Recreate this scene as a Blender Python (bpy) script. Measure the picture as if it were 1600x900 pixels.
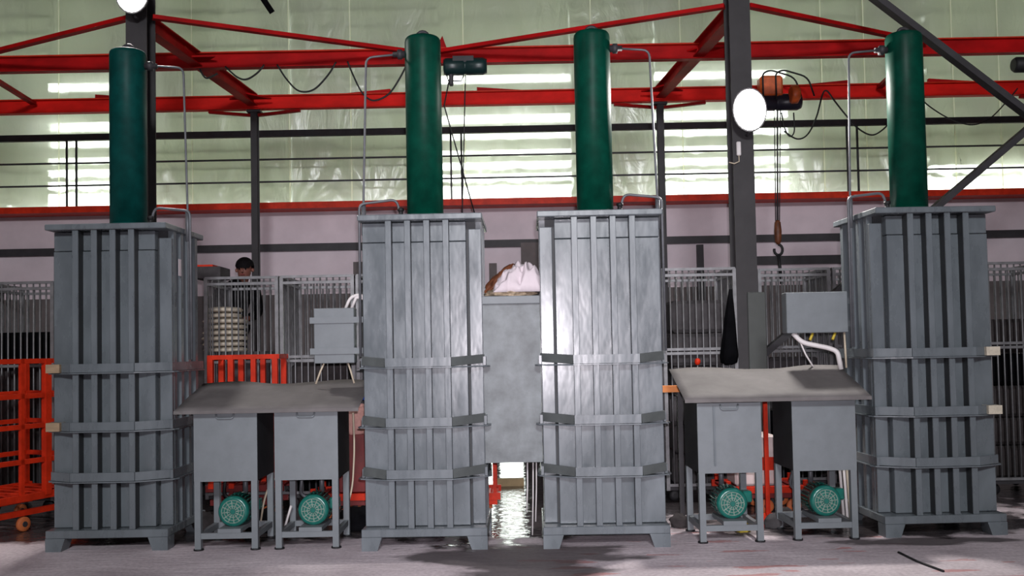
import bpy, bmesh, math, random
from mathutils import Vector, Matrix, noise
for o in list(bpy.data.objects): bpy.data.objects.remove(o)
S = bpy.context.scene
C = bpy.context.collection
R = math.radians
random.seed(7)

# ------------------------------------------------------------------ camera
F, CX, CY, HC = 1500.0, 800.0, 489.0, 1.55
PITCH, ROLL = math.atan(54.0 / F), R(-1.1)
cam_d = bpy.data.cameras.new('camera'); cam = bpy.data.objects.new('camera', cam_d); C.objects.link(cam)
cam_d.lens = F / 1600 * 36; cam_d.sensor_width = 36; cam_d.shift_y = (CY - 450) / 1600
cam_d.clip_end = 200
CR = Matrix.Rotation(math.pi / 2 + PITCH, 3, 'X') @ Matrix.Rotation(ROLL, 3, 'Z')
cam.matrix_world = Matrix.Translation((0, 0, HC)) @ CR.to_4x4()
S.camera = cam

# ------------------------------------------------------------------ world, lights, exposure
w = bpy.data.worlds.new('sky'); S.world = w; w.use_nodes = True
w.node_tree.nodes['Background'].inputs[0].default_value = (0.93, 1.0, 0.93, 1)
w.node_tree.nodes['Background'].inputs[1].default_value = 7.0
S.view_settings.view_transform = 'Standard'; S.view_settings.look = 'None'
S.view_settings.gamma = 1; S.view_settings.exposure = 0.0

def light(name, kind, loc, power, col=(1, 1, 1), target=None, **k):
    d = bpy.data.lights.new(name, kind); d.energy = power; d.color = col
    for a, v in k.items(): setattr(d, a, v)
    o = bpy.data.objects.new(name, d); C.objects.link(o); o.location = loc
    if target is not None:
        o.rotation_euler = (Vector(target) - Vector(loc)).to_track_quat('-Z', 'Y').to_euler()
    return o
# the camera's own flash, just beside the lens
light('flash', 'SPOT', (0.05, -0.05, 1.68), 1440, (1.0, 0.93, 1.0), (0.15, 7.5, 1.65), spot_size=R(56), spot_blend=1.0, shadow_soft_size=0.03)
# unseen fill lights, added: one far behind the camera, two weak ones overhead
light('rear_fill', 'AREA', (0.3, -8, 7.0), 1350, (0.96, 0.97, 1.0), (0.3, 7.5, 1.6), shape='RECTANGLE', size=2.2, size_y=1.2)
for hx in (-6, 6):
    light('overhead_fill', 'AREA', (hx, 3, 7.3), 40, (1.0, 0.88, 0.9), (hx, 9, 0), shape='DISK', size=1.0)

# ------------------------------------------------------------------ helpers
def at(px, py, Y):
    d = CR @ Vector(((px - CX) / F, -(py - CY) / F, -1.0))
    return Vector((0, 0, HC)) + d * (Y / d.y)
def BM(): return bmesh.new()
def bx(bm, x0, x1, y0, y1, z0, z1):
    v = [bm.verts.new(p) for p in ((x0,y0,z0),(x1,y0,z0),(x1,y1,z0),(x0,y1,z0),(x0,y0,z1),(x1,y0,z1),(x1,y1,z1),(x0,y1,z1))]
    for f in ((3,2,1,0),(4,5,6,7),(0,1,5,4),(1,2,6,5),(2,3,7,6),(3,0,4,7)): bm.faces.new([v[i] for i in f])
    return bm
def bar(bm, a, b, wd, ht, up=(0, 0, 1)):
    a, b = Vector(a), Vector(b); d = (b - a).normalized(); up = Vector(up)
    s = d.cross(up)
    if s.length < 1e-4: s = d.cross(Vector((0, 1, 0)))
    s.normalize(); u = s.cross(d).normalized()
    v = []
    for p in (a, b):
        for (i, j) in ((-1,-1),(1,-1),(1,1),(-1,1)): v.append(bm.verts.new(p + s * (i * wd / 2) + u * (j * ht / 2)))
    for f in ((3,2,1,0),(4,5,6,7),(0,1,5,4),(1,2,6,5),(2,3,7,6),(3,0,4,7)): bm.faces.new([v[i] for i in f])
    return bm
def rnd(pts, r, n=4):
    pts = [Vector(p) for p in pts]; out = [pts[0]]
    for i in range(1, len(pts) - 1):
        p, a, b = pts[i], pts[i-1], pts[i+1]
        k = min(r, (a-p).length * .45, (b-p).length * .45)
        q0 = p + (a-p).normalized() * k; q1 = p + (b-p).normalized() * k
        for j in range(n + 1):
            t = j / n; out.append(q0 * (1-t)**2 + p * 2*t*(1-t) + q1 * t*t)
    return out + [pts[-1]]
def tube(bm, pts, r, n=8, radius=0.0):
    pts = rnd(pts, radius) if radius else [Vector(p) for p in pts]
    rings = []; ref = None
    for i, p in enumerate(pts):
        d = (pts[min(i+1, len(pts)-1)] - pts[max(i-1, 0)]).normalized()
        if ref is None:
            ref = d.cross(Vector((0, 0, 1)))
            if ref.length < 1e-3: ref = Vector((1, 0, 0))
        ref = (ref - d * ref.dot(d)).normalized(); u = d.cross(ref)
        rr = r(i / (len(pts) - 1)) if callable(r) else r
        rings.append([bm.verts.new(p + (ref * math.cos(2*math.pi*k/n) + u * math.sin(2*math.pi*k/n)) * rr) for k in range(n)])
    for a, b in zip(rings, rings[1:]):
        for k in range(n): bm.faces.new((a[k], a[(k+1) % n], b[(k+1) % n], b[k])).smooth = True
    bm.faces.new(rings[0][::-1]); bm.faces.new(rings[-1])
    return bm
def lathe(bm, prof, c=(0, 0, 0), axis='Z', n=32):
    c = Vector(c); rings = []
    for (r, h) in prof:
        ring = []
        for k in range(n):
            a = 2*math.pi*k/n; x, y = r*math.cos(a), r*math.sin(a)
            p = {'Z': (x, y, h), 'Y': (x, h, y), 'X': (h, x, y)}[axis]
            ring.append(bm.verts.new(c + Vector(p)))
        rings.append(ring)
    for a, b in zip(rings, rings[1:]):
        for k in range(n): bm.faces.new((a[k], a[(k+1) % n], b[(k+1) % n], b[k])).smooth = True
    for rg in (rings[0], rings[-1]): bm.faces.new(rg)
    return bm
def prism(bm, pts, axis, t0, t1):
    def P(u, v, t): return {'Y': (u, t, v), 'X': (t, u, v), 'Z': (u, v, t)}[axis]
    a = [bm.verts.new(P(u, v, t0)) for u, v in pts]; b = [bm.verts.new(P(u, v, t1)) for u, v in pts]
    bm.faces.new(a); bm.faces.new(b[::-1]); n = len(pts)
    for i in range(n): bm.faces.new((a[i], b[i], b[(i+1) % n], a[(i+1) % n]))
    return bm
def mesh(name, bm, mat, flat=None):
    bmesh.ops.recalc_face_normals(bm, faces=bm.faces)
    if flat:
        bmesh.ops.bevel(bm, geom=[e for e in bm.edges], offset=flat, segments=1, affect='EDGES', clamp_overlap=True)
    m = bpy.data.meshes.new(name); bm.to_mesh(m); bm.free(); m.materials.append(mat); return m
def obj(name, bm, mat=None, parent=None, loc=(0, 0, 0), rot=(0, 0, 0), bev=None):
    m = bm if isinstance(bm, bpy.types.Mesh) else mesh(name, bm, mat, bev)
    o = bpy.data.objects.new(name, m); C.objects.link(o); o.location = loc; o.rotation_euler = rot
    if parent: o.parent = parent
    return o
def tag(o, label=None, cat=None, group=None, kind=None):
    for k, v in (('label', label), ('category', cat), ('group', group), ('kind', kind)):
        if v: o[k] = v
    return o
def thing(name, label, cat, loc=(0, 0, 0), rz=0, group=None):
    o = bpy.data.objects.new(name, None); C.objects.link(o); o.empty_display_size = .1
    o.location = loc; o.rotation_euler = (0, 0, rz)
    return tag(o, label, cat, group)
def struct(name, bm, mat, parent=None, **k):
    o = obj(name, bm, mat, parent, **k)
    if not parent: o['kind'] = 'structure'
    return o
def copy_tree(o, parent=None):
    c = o.copy(); C.objects.link(c)
    if parent: c.parent = parent
    for ch in list(o.children): copy_tree(ch, c)
    return c

# ------------------------------------------------------------------ materials
def mat(name, col, rough=.5, metal=0.0, var=.12, scale=6.0, bump=0.0, bscale=40.0, spec=.5, stretch=(1, 1, 1), rvar=0.0, col2=None, lo=.35, hi=.7):
    m = bpy.data.materials.new(name); m.use_nodes = True; nt = m.node_tree; N = nt.nodes; L = nt.links
    p = N['Principled BSDF']; p.inputs['Roughness'].default_value = rough; p.inputs['Metallic'].default_value = metal
    p.inputs['Specular IOR Level'].default_value = spec
    tc = N.new('ShaderNodeTexCoord'); mp = N.new('ShaderNodeMapping'); mp.inputs['Scale'].default_value = stretch
    L.new(tc.outputs['Object'], mp.inputs[0])
    nz = N.new('ShaderNodeTexNoise'); nz.inputs['Scale'].default_value = scale; nz.inputs['Detail'].default_value = 6; nz.inputs['Roughness'].default_value = .6
    L.new(mp.outputs[0], nz.inputs['Vector'])
    cr = N.new('ShaderNodeValToRGB'); e = cr.color_ramp.elements
    e[0].position, e[1].position = lo, hi
    a = col2 if col2 else tuple(c * (1 - var) for c in col); b = tuple(min(1, c * (1 + var)) for c in col)
    e[0].color = (*a, 1); e[1].color = (*b, 1)
    L.new(nz.outputs[0], cr.inputs[0]); L.new(cr.outputs[0], p.inputs['Base Color'])
    if bump:
        n2 = N.new('ShaderNodeTexNoise'); n2.inputs['Scale'].default_value = bscale; n2.inputs['Detail'].default_value = 3
        L.new(mp.outputs[0], n2.inputs['Vector'])
        bp = N.new('ShaderNodeBump'); bp.inputs['Strength'].default_value = bump; bp.inputs['Distance'].default_value = .02
        L.new(n2.outputs[0], bp.inputs['Height']); L.new(bp.outputs[0], p.inputs['Normal'])
    if rvar:
        mr = N.new('ShaderNodeMapRange'); mr.inputs['To Min'].default_value = rough - rvar; mr.inputs['To Max'].default_value = rough + rvar
        mr.inputs['From Min'].default_value = .3; mr.inputs['From Max'].default_value = .7
        L.new(nz.outputs[0], mr.inputs[0]); L.new(mr.outputs[0], p.inputs['Roughness'])
    return m
PAINT = mat('grey_machine_paint', (.132, .152, .168), .29, var=.16, scale=5, bump=.3, bscale=5, spec=.52, stretch=(1, 1, .4), rvar=.09)
TANKBLACK = mat('near_black_tank', (.012, .012, .016), .7, var=.3)  # near black for the tank body behind its grey front plate
WEBSHADE = mat('shaded_web_grey', (.03, .033, .037), .6, var=.2)  # shade put into the colour of rib sides and body gaps
ENDGREY = mat('darker_grey_band', (.075, .085, .085), .5, var=.2)  # darker grey for the angled band ends of the middle presses
PAINT2 = mat('grey_tank_paint', (.165, .185, .20), .5, var=.07, scale=9, bump=.05, bscale=14)
SHEET = mat('dull_sheet_steel', (.13, .12, .12), .75, var=.2, scale=4, bump=.08, bscale=10)
GREEN = mat('green_cylinder_paint', (.0008, .048, .030), .42, spec=.13, var=.3, scale=7, bump=.04, bscale=12)
TEAL = mat('blue_green_cylinder_paint', (.0015, .053, .048), .45, spec=.13, var=.3, scale=7, bump=.04, bscale=12)
MOTOR = mat('motor_green', (.012, .13, .105), .25, var=.15, scale=20)
GRILLE = mat('motor_grille', (.20, .26, .22), .5, var=.3, scale=40)
RED = mat('red_beam_paint', (.40, .004, .005), .6, spec=.12, var=.35, scale=3, stretch=(.5, 1, 1))
RED2 = mat('bright_red_beam_paint', (.66, .012, .008), .6, spec=.12, var=.25, scale=3, stretch=(.5, 1, 1))
ORANGE = mat('orange_red_paint', (.60, .030, .008), .5, spec=.2, var=.2, scale=8)
DARK = mat('dark_steel', (.03, .028, .033), .6, var=.25, scale=6)
COL = mat('column_grey_paint', (.032, .029, .032), .65, var=.2, scale=4)
SLEEVE = mat('column_sleeve_paint', (.06, .066, .063), .55, var=.12, scale=4)
GALV = mat('galvanised_wire', (.21, .21, .22), .45, .4, var=.2, scale=12)
PIPE = mat('zinc_pipe', (.13, .135, .15), .5, .3, var=.15, scale=12)
BLACK = mat('black_rubber', (.008, .008, .01), .6, var=.3)
WHITEC = mat('white_hose', (.72, .68, .68), .5, var=.05)
BEIGEC = mat('cream_cable', (.55, .47, .36), .6, var=.08)
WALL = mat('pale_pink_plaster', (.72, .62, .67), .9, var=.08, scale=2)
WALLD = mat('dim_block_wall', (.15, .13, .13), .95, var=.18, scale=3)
WOOD = mat('pale_wood', (.34, .24, .15), .7, var=.2, scale=5, stretch=(1, 1, 6))
TOWEL = mat('cream_towel', (.60, .54, .44), .95, var=.15, scale=14, bump=.3, bscale=60)
LINEN = mat('white_linen', (.70, .62, .66), .9, var=.04, scale=8, bump=.15, bscale=20)
BROWN = mat('brown_leather', (.16, .05, .02), .55, var=.5, scale=14)
STRAW = mat('straw_cloth', (.40, .31, .22), .95, var=.5, scale=22)
CLOTH1 = mat('dark_brown_cloth', (.035, .029, .03), .95, var=.4, scale=7, bump=.3, bscale=12)
CLOTH2 = mat('grey_cloth', (.06, .055, .058), .95, var=.3, scale=7, bump=.3, bscale=12)
CLOTH3 = mat('black_cloth', (.004, .004, .005), .95, spec=.05, var=.3, scale=7)
BLUE = mat('blue_plastic', (.01, .07, .55), .35, var=.1)
PINK = mat('pink_fabric', (.62, .34, .30), .9, var=.12, scale=18)
SKIN = mat('skin', (.20, .075, .055), .6, var=.1)
HAIR = mat('dark_hair', (.005, .004, .005), .8, spec=.1, var=.3)
RUST = mat('dark_red_paint', (.16, .006, .006), .5, var=.3)
CEIL = mat('roof_sheet', (.12, .12, .11), .8, var=.1)
YEL = mat('yellow_sleeve', (.6, .45, .05), .5, var=.1)
SEAM = None
ENAMEL = mat('tan_board', (.50, .38, .20), .7, var=.15)

def emis(name, col, s):
    m = bpy.data.materials.new(name); m.use_nodes = True; p = m.node_tree.nodes['Principled BSDF']
    p.inputs['Base Color'].default_value = (*col, 1)
    p.inputs['Emission Color'].default_value = (*col, 1); p.inputs['Emission Strength'].default_value = s
    return m
LAMP = emis('lit_lamp_glass', (1, .97, .92), 22)

def floor_mat():
    m = bpy.data.materials.new('worn_concrete'); m.use_nodes = True; nt = m.node_tree; N = nt.nodes; L = nt.links
    p = N['Principled BSDF']; tc = N.new('ShaderNodeTexCoord')
    def nz(scale, det=6, stretch=None):
        n = N.new('ShaderNodeTexNoise'); n.inputs['Scale'].default_value = scale; n.inputs['Detail'].default_value = det
        if stretch:
            mp = N.new('ShaderNodeMapping'); mp.inputs['Scale'].default_value = stretch; L.new(tc.outputs['Object'], mp.inputs[0]); L.new(mp.outputs[0], n.inputs['Vector'])
        else: L.new(tc.outputs['Object'], n.inputs['Vector'])
        return n.outputs[0]
    def ramp(v, a, b, c0, c1):
        r = N.new('ShaderNodeValToRGB'); e = r.color_ramp.elements; e[0].position, e[1].position = a, b; e[0].color = (*c0, 1); e[1].color = (*c1, 1)
        L.new(v, r.inputs[0]); return r.outputs[0]
    def mth(op, a, b=None, clamp=False):
        n = N.new('ShaderNodeMath'); n.operation = op; n.use_clamp = clamp
        for i, x in enumerate((a, b)):
            if x is None: continue
            if isinstance(x, (int, float)): n.inputs[i].default_value = x
            else: L.new(x, n.inputs[i])
        return n.outputs[0]
    def mix(f, a, b):
        n = N.new('ShaderNodeMix'); n.data_type = 'RGBA'
        L.new(f, n.inputs[0])
        for i, x in ((6, a), (7, b)):
            if isinstance(x, tuple): n.inputs[i].default_value = (*x, 1)
            else: L.new(x, n.inputs[i])
        return n.outputs[2]
    sx = N.new('ShaderNodeSeparateXYZ'); L.new(tc.outputs['Object'], sx.inputs[0]); X, Y = sx.outputs[0], sx.outputs[1]
    base = ramp(nz(1.6, 8), .3, .72, (.48, .41, .445), (.80, .71, .755))
    grit = ramp(nz(34, 4), .32, .62, (.62, .60, .62), (1, 1, 1))
    mm = N.new('ShaderNodeMix'); mm.data_type = 'RGBA'; mm.blend_type = 'MULTIPLY'; mm.inputs[0].default_value = .6
    L.new(base, mm.inputs[6]); L.new(grit, mm.inputs[7]); base = mm.outputs[2]
    # thin red paint scuffs to the right
    scuff = mth('MULTIPLY', mth('GREATER_THAN', nz(3.0, 5, (.5, 2.2, 1)), .615), mth('GREATER_THAN', X, .0))
    base = mix(mth('MULTIPLY', scuff, .55), base, (.48, .10, .08))
    # wet ground: puddles where water lies (shapes of their own)
    def blob(cx, cy, rx, ry, k=1.0):
        a = mth('DIVIDE', mth('SUBTRACT', X, cx), rx); b = mth('DIVIDE', mth('SUBTRACT', Y, cy), ry)
        r2 = mth('ADD', mth('MULTIPLY', a, a), mth('MULTIPLY', b, b))
        return mth('SUBTRACT', 1.0, r2)
    wet = None
    for b in (blob(.1, 9.0, .9, 1.35), blob(-.3, 11.5, 1.6, 4.1), blob(1.6, 11, 7.5, 2.7), blob(-3.0, 10.6, 5.6, 2.2), blob(3.2, 8.3, 1.4, .75), blob(-2.6, 8.5, 3.2, .6)):
        wet = b if wet is None else mth('MAXIMUM', wet, b)
    wet = mth('ADD', wet, mth('MULTIPLY', mth('SUBTRACT', nz(3.5, 6), .5), 1.6))
    mr = N.new('ShaderNodeMapRange'); mr.inputs['From Min'].default_value = .05; mr.inputs['From Max'].default_value = .32; L.new(wet, mr.inputs[0]); wet = mr.outputs[0]
    stain_shade = None  # dark stains, plus painted shade at the left cart and before the last press
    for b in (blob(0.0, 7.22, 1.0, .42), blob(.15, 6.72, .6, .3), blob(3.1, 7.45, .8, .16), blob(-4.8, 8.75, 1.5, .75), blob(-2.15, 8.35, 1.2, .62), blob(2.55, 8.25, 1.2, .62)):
        stain_shade = b if stain_shade is None else mth('MAXIMUM', stain_shade, b)
    stain_shade = mth('ADD', stain_shade, mth('MULTIPLY', mth('SUBTRACT', nz(4.5, 7, (.6, 1, 1)), .5), 2.2))
    ms = N.new('ShaderNodeMapRange'); ms.inputs['From Min'].default_value = .0; ms.inputs['From Max'].default_value = .45; L.new(stain_shade, ms.inputs[0])
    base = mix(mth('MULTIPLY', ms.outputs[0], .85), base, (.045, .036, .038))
    base = mix(mth('MULTIPLY', wet, .93), base, (.03, .026, .028))
    L.new(base, p.inputs['Base Color'])
    r = mth('SUBTRACT', .75, mth('MULTIPLY', wet, .68)); L.new(r, p.inputs['Roughness'])
    bp = N.new('ShaderNodeBump'); bp.inputs['Distance'].default_value = .02
    L.new(mth('SUBTRACT', .35, mth('MULTIPLY', wet, -.25)), bp.inputs['Strength']); L.new(nz(11, 3, (.5, 1.5, 1)), bp.inputs['Height']); L.new(bp.outputs[0], p.inputs['Normal'])
    return m
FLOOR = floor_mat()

def film_mat():
    m = bpy.data.materials.new('clear_plastic_film'); m.use_nodes = True; nt = m.node_tree; N = nt.nodes; L = nt.links
    N.remove(N['Principled BSDF']); out = N['Material Output']
    tr = N.new('ShaderNodeBsdfTransparent'); tr.inputs[0].default_value = (.93, .95, .90, 1)
    tl = N.new('ShaderNodeBsdfTranslucent'); tl.inputs[0].default_value = (.80, .83, .74, 1)
    df = N.new('ShaderNodeBsdfDiffuse'); df.inputs[0].default_value = (.74, .77, .68, 1)
    gl = N.new('ShaderNodeBsdfGlossy'); gl.inputs[0].default_value = (.8, .8, .8, 1); gl.inputs['Roughness'].default_value = .28
    tc = N.new('ShaderNodeTexCoord'); n = N.new('ShaderNodeTexNoise'); n.inputs['Scale'].default_value = 2.6; n.inputs['Detail'].default_value = 5; n.inputs['Distortion'].default_value = 1.2
    mp = N.new('ShaderNodeMapping'); mp.inputs['Scale'].default_value = (1.4, 1, .55); L.new(tc.outputs['Object'], mp.inputs[0]); L.new(mp.outputs[0], n.inputs['Vector'])
    bp = N.new('ShaderNodeBump'); bp.inputs['Strength'].default_value = .3; bp.inputs['Distance'].default_value = .1; L.new(n.outputs[0], bp.inputs['Height'])
    for s in (tl, df, gl): L.new(bp.outputs[0], s.inputs['Normal'])
    m1 = N.new('ShaderNodeMixShader'); m1.inputs[0].default_value = .45; L.new(tl.outputs[0], m1.inputs[1]); L.new(df.outputs[0], m1.inputs[2])
    m2 = N.new('ShaderNodeMixShader'); m2.inputs[0].default_value = .12; L.new(m1.outputs[0], m2.inputs[1]); L.new(gl.outputs[0], m2.inputs[2])
    cr = N.new('ShaderNodeMapRange'); cr.inputs['From Min'].default_value = .35; cr.inputs['From Max'].default_value = .75; cr.inputs['To Min'].default_value = .22; cr.inputs['To Max'].default_value = .88
    n2 = N.new('ShaderNodeTexNoise'); n2.inputs['Scale'].default_value = .55; n2.inputs['Detail'].default_value = 2; L.new(tc.outputs['Object'], n2.inputs['Vector'])
    av = N.new('ShaderNodeMath'); av.operation = 'MULTIPLY_ADD'; av.inputs[1].default_value = 1.6; L.new(n2.outputs[0], av.inputs[0])
    av2 = N.new('ShaderNodeMath'); av2.operation = 'MULTIPLY_ADD'; av2.inputs[1].default_value = .5; av2.inputs[2].default_value = -.5; L.new(n.outputs[0], av2.inputs[0]); L.new(av2.outputs[0], av.inputs[2])
    L.new(av.outputs[0], cr.inputs[0])
    rf = N.new('ShaderNodeBsdfRefraction'); rf.inputs[0].default_value = (.93, .95, .90, 1); rf.inputs['Roughness'].default_value = .38; rf.inputs['IOR'].default_value = 1.25; L.new(bp.outputs[0], rf.inputs['Normal'])
    mt = N.new('ShaderNodeMixShader'); mt.inputs[0].default_value = .8; L.new(tr.outputs[0], mt.inputs[1]); L.new(rf.outputs[0], mt.inputs[2]); tr = mt
    m3 = N.new('ShaderNodeMixShader'); L.new(cr.outputs[0], m3.inputs[0]); L.new(tr.outputs[0], m3.inputs[1]); L.new(m2.outputs[0], m3.inputs[2])
    L.new(m3.outputs[0], out.inputs[0]); return m
FILM = film_mat()
def clad_mat():
    m = bpy.data.materials.new('milky_roof_sheet'); m.use_nodes = True; nt = m.node_tree; N = nt.nodes; L = nt.links
    N.remove(N['Principled BSDF']); out = N['Material Output']
    tl = N.new('ShaderNodeBsdfTranslucent'); tl.inputs[0].default_value = (.20, .203, .18, 1)
    df = N.new('ShaderNodeBsdfDiffuse'); df.inputs[0].default_value = (.30, .33, .27, 1)
    a = N.new('ShaderNodeAddShader'); L.new(tl.outputs[0], a.inputs[0]); L.new(df.outputs[0], a.inputs[1]); L.new(a.outputs[0], out.inputs[0])
    return m
CLAD = clad_mat()
SEAM = CLAD.copy(); SEAM.name = 'pale_film_seam'
for nd in SEAM.node_tree.nodes:
    if nd.type.startswith('BSDF'): nd.inputs[0].default_value = (.62, .64, .54, 1)

# ------------------------------------------------------------------ setting
YW = 14.6
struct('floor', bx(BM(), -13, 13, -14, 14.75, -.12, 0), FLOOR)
struct('ceiling_with_added_eave', bx(BM(), -13, 13, -14, 17.0, 7.75, 7.85), CEIL)  # carried past the back wall as an added eave, shading the upper cladding
struct('wall_left', bx(BM(), -13.2, -13, -14, 15.4, 0, 7.8), WALLD)
struct('wall_right', bx(BM(), 13, 13.2, -14, 15.4, 0, 7.8), WALLD)
struct('wall_front', bx(BM(), -13, 13, -14.2, -14, 0, 7.8), WALLD)
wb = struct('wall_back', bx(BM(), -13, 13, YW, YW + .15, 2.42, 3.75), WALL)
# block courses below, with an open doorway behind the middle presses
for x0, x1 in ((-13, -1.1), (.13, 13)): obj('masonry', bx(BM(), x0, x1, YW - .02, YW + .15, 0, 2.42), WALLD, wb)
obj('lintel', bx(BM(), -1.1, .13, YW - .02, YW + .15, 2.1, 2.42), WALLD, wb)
# translucent upper cladding with louvred stretches that let daylight through
YC = 15.0
OPEN = [(74, 222), (688, 893), (1028, 1235), (1455, 1720)]
xs = [at(p, 300, YC).x for pr in OPEN for p in pr]
edges = [-13] + xs + [13]
for i in range(0, len(edges), 2):
    x0, x1 = edges[i], edges[i+1]; n = max(1, round((x1-x0) / 1.1)); s = (x1-x0) / n
    n = max(1, round((x1-x0) / 3)); s = (x1-x0) / n
    for k in range(n):
        for q in range(14):
            b_ = BM(); xa, xb, za = x0 + s*k + .004, x0 + s*(k+1) - .004, 3.88 + q*.28
            bar(b_, (xa, YC + .02, za + .15), (xb, YC + .02, za + .15), .30, .02, (0, 1, -.12)); obj('cladding_board', b_, CLAD, wb)
gaps = [(3.84, 4.10), (4.17, 4.29), (4.37, 4.48), (4.58, 4.67), (4.84, 4.94), (5.10, 5.23), (5.74, 5.86)]
zz = [3.75] + [z for g in gaps for z in g] + [7.75]
for i in range(0, len(xs), 2):
    zz = [3.75] + [z for g in (gaps if i < 6 else gaps[:2]) for z in g] + [7.75]
    for k in range(0, len(zz), 2):
        bm = BM(); a, b = zz[k], zz[k+1]
        n = max(1, round((b - a) / .5))
        for q in range(n):
            p, r_ = a + (b-a)*q/n, a + (b-a)*(q+1)/n - (.004 if q < n-1 else 0)
            obj('slat', bx(BM(), xs[i], xs[i+1], YC - .02, YC + .02, p, r_), CLAD, wb)
        bm.free()
struct('trim_1', bx(BM(), -13, 13, YW - .1, YC + .05, 3.70, 3.78), WALL)
gr_ = struct('ground_outside', bx(BM(), -25, 25, 14.75, 60, -.12, -.02), mat('pale_yard_concrete', (.55, .55, .48), .9))
d1 = struct('door_1', bx(BM(), -1.1, -1.04, YW + .02, YW + .08, 0, 2.1), DARK)
for k in range(9): obj('added_door_slat', bx(BM(), -1.04, .13, YW + .03, YW + .06, .10 + k*.225, .10 + k*.225 + (.055, .10, .07)[k % 3]), DARK, d1)  # slats added in the unseen doorway to band its reflection on the floor
# dark steel ledges and pilasters on the lower wall
def zrow(px, py, Y): return at(px, py, Y).z
z1 = zrow(800, 381, YW)
tag(obj('wall_rail', bx(BM(), -12.9, 12.9, YW - .06, YW, z1 - .05, z1 + .06), DARK), 'long dark steel rail across the pale lower wall under the windows', 'rail')
z2 = zrow(1245, 407, YW)
tag(obj('wall_rail', bx(BM(), at(1172, 400, YW).x, at(1316, 400, YW).x, YW - .06, YW, z2 - .06, z2 + .07), DARK), 'short dark rail on the wall just above cages beside control box', 'rail')
for i, (a, b, t_) in enumerate(((1088, 1098, 381), (1036, 1041, 381), (764, 776, 410), (814, 848, 378), (553, 568, 408))):
    x0, x1 = at(a, 400, YW).x, at(b, 400, YW).x
    struct('pilaster', bx(BM(), x0, x1, YW - .08, YW, 0, zrow(a, t_, YW) - .02), WALLD if i > 1 else DARK, wb)

# plastic film hung in front of the cladding
def film():
    bm = BM(); nx, nz_ = 420, 90; x0, x1, za, zb = -12.8, 12.8, 3.79, 7.7; g = []
    for j in range(nz_ + 1):
        row = []
        for i in range(nx + 1):
            u, v = x0 + (x1-x0)*i/nx, za + (zb-za)*j/nz_
            tt = (v - za) / (zb - za)
            y = .05 * noise.noise((u*1.3, v*.35, 3.1)) + .03 * noise.noise((u*4.1 + v*.8, v*.6, 9.0))
            # folds gathered at the sill, radiating from the fixing points
            fx = (u / 1.32) - math.floor(u / 1.32) - .5
            y += .05 * max(0, 1 - tt*2.4) * math.sin(14 * math.atan2(fx * 1.32, .12 + (v - za))) * (abs(fx) ** .5)
            row.append(bm.verts.new((u, YC - .30 + y, v)))
        g.append(row)
    for j in range(nz_):
        for i in range(nx): bm.faces.new((g[j][i], g[j][i+1], g[j+1][i+1], g[j+1][i])).smooth = True
    return bm
pf_ = tag(obj('plastic_film', film(), FILM), 'wide sheet of wrinkled clear plastic film hung over the upper wall', 'plastic sheet')

for px in (92, 300, 452, 548, 725, 925, 1065, 1285, 1352, 1490, 1562):
    x = at(px, 150, YC - .4).x
    obj('seam', bx(BM(), x - .007, x + .007, YC - .405, YC - .40, 3.8, 7.68), SEAM, pf_)
# window bars in front of the film, post to post
YR = 14.3
rail_t = thing('window_bars', 'dark window bars with one thick and two thin rails before plastic', 'bars', (0, YR, 3.7))
def rz(y): return zrow(800, y, YR) - 3.7
obj('thick_rail', bx(BM(), -12, 12, -.03, .03, rz(207), rz(197)), DARK, rail_t)
for y in (242, 277): obj('thin_rail', bx(BM(), -12, 12, -.012, .012, rz(y + 1.3), rz(y - 1.3)), DARK, rail_t)
obj('thin_rail', bx(BM(), -12, 12, -.008, .008, rz(100.5), rz(99.5)), DARK, rail_t)
for px in (104.5, 119.5, 705, 721.5, 1325, 1341):
    x = at(px, 270, YR).x; obj('mullion', bx(BM(), x - .014, x + .014, -.012, .012, 0, rz(202)), DARK, rail_t)
zs = zrow(800, 315, YR)
sill = tag(obj('window_sill', bx(BM(), -12.9, 12.9, 14.22, YW, zs - .05, zs + .045), ORANGE), 'long orange-red sill beam under the plastic covered windows', 'sill beam')

# ------------------------------------------------------------------ steel frame
YCOL, YUP, YLO, ZB = 9.6, 11.0, 12.9, 4.93
XL, XR, XP1, XP2 = -3.70, 2.33, at(400, 400, YLO).x, at(1035, 330, YLO).x
def hsec(bm, a, b, w_, h_, t=.014, up=(0, 0, 1)):
    """I section along a-b: flanges top and bottom (along up), web between"""
    a, b, up = Vector(a), Vector(b), Vector(up)
    for s in (-1, 1): bar(bm, a + up*(s*(h_-t)/2), b + up*(s*(h_-t)/2), w_, t, up)
    bar(bm, a, b, t, h_ - 2*t, up)
    return bm
def column(x, label, sleeve):
    t = thing('steel_column', label, 'column', (x, YCOL, 0))
    obj('column_shaft', hsec(BM(), (0, 0, 0.02), (0, 0, 7.7), .21, .24, .016, up=(0, 1, 0)), COL, t)
    obj('base_plate', bx(BM(), -.2, .2, -.2, .2, 0, .02), DARK, t)
    if sleeve: obj('column_sleeve', bx(BM(), -.005, .175, -.14, .10, .02, 2.05), SLEEVE, t, bev=.006)
    obj('cap_plate', bx(BM(), -.16, .16, -.16, .16, 7.7, 7.74), DARK, t)
    return t
colL = column(XL, 'tall grey steel column rising behind the leftmost green cylinder', False)
colR = column(XR, 'tall grey steel column with floodlight between the right-hand presses', True)
colF = column(8.35, 'grey steel column beyond the right edge, end of dark cross brace', False)
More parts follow.
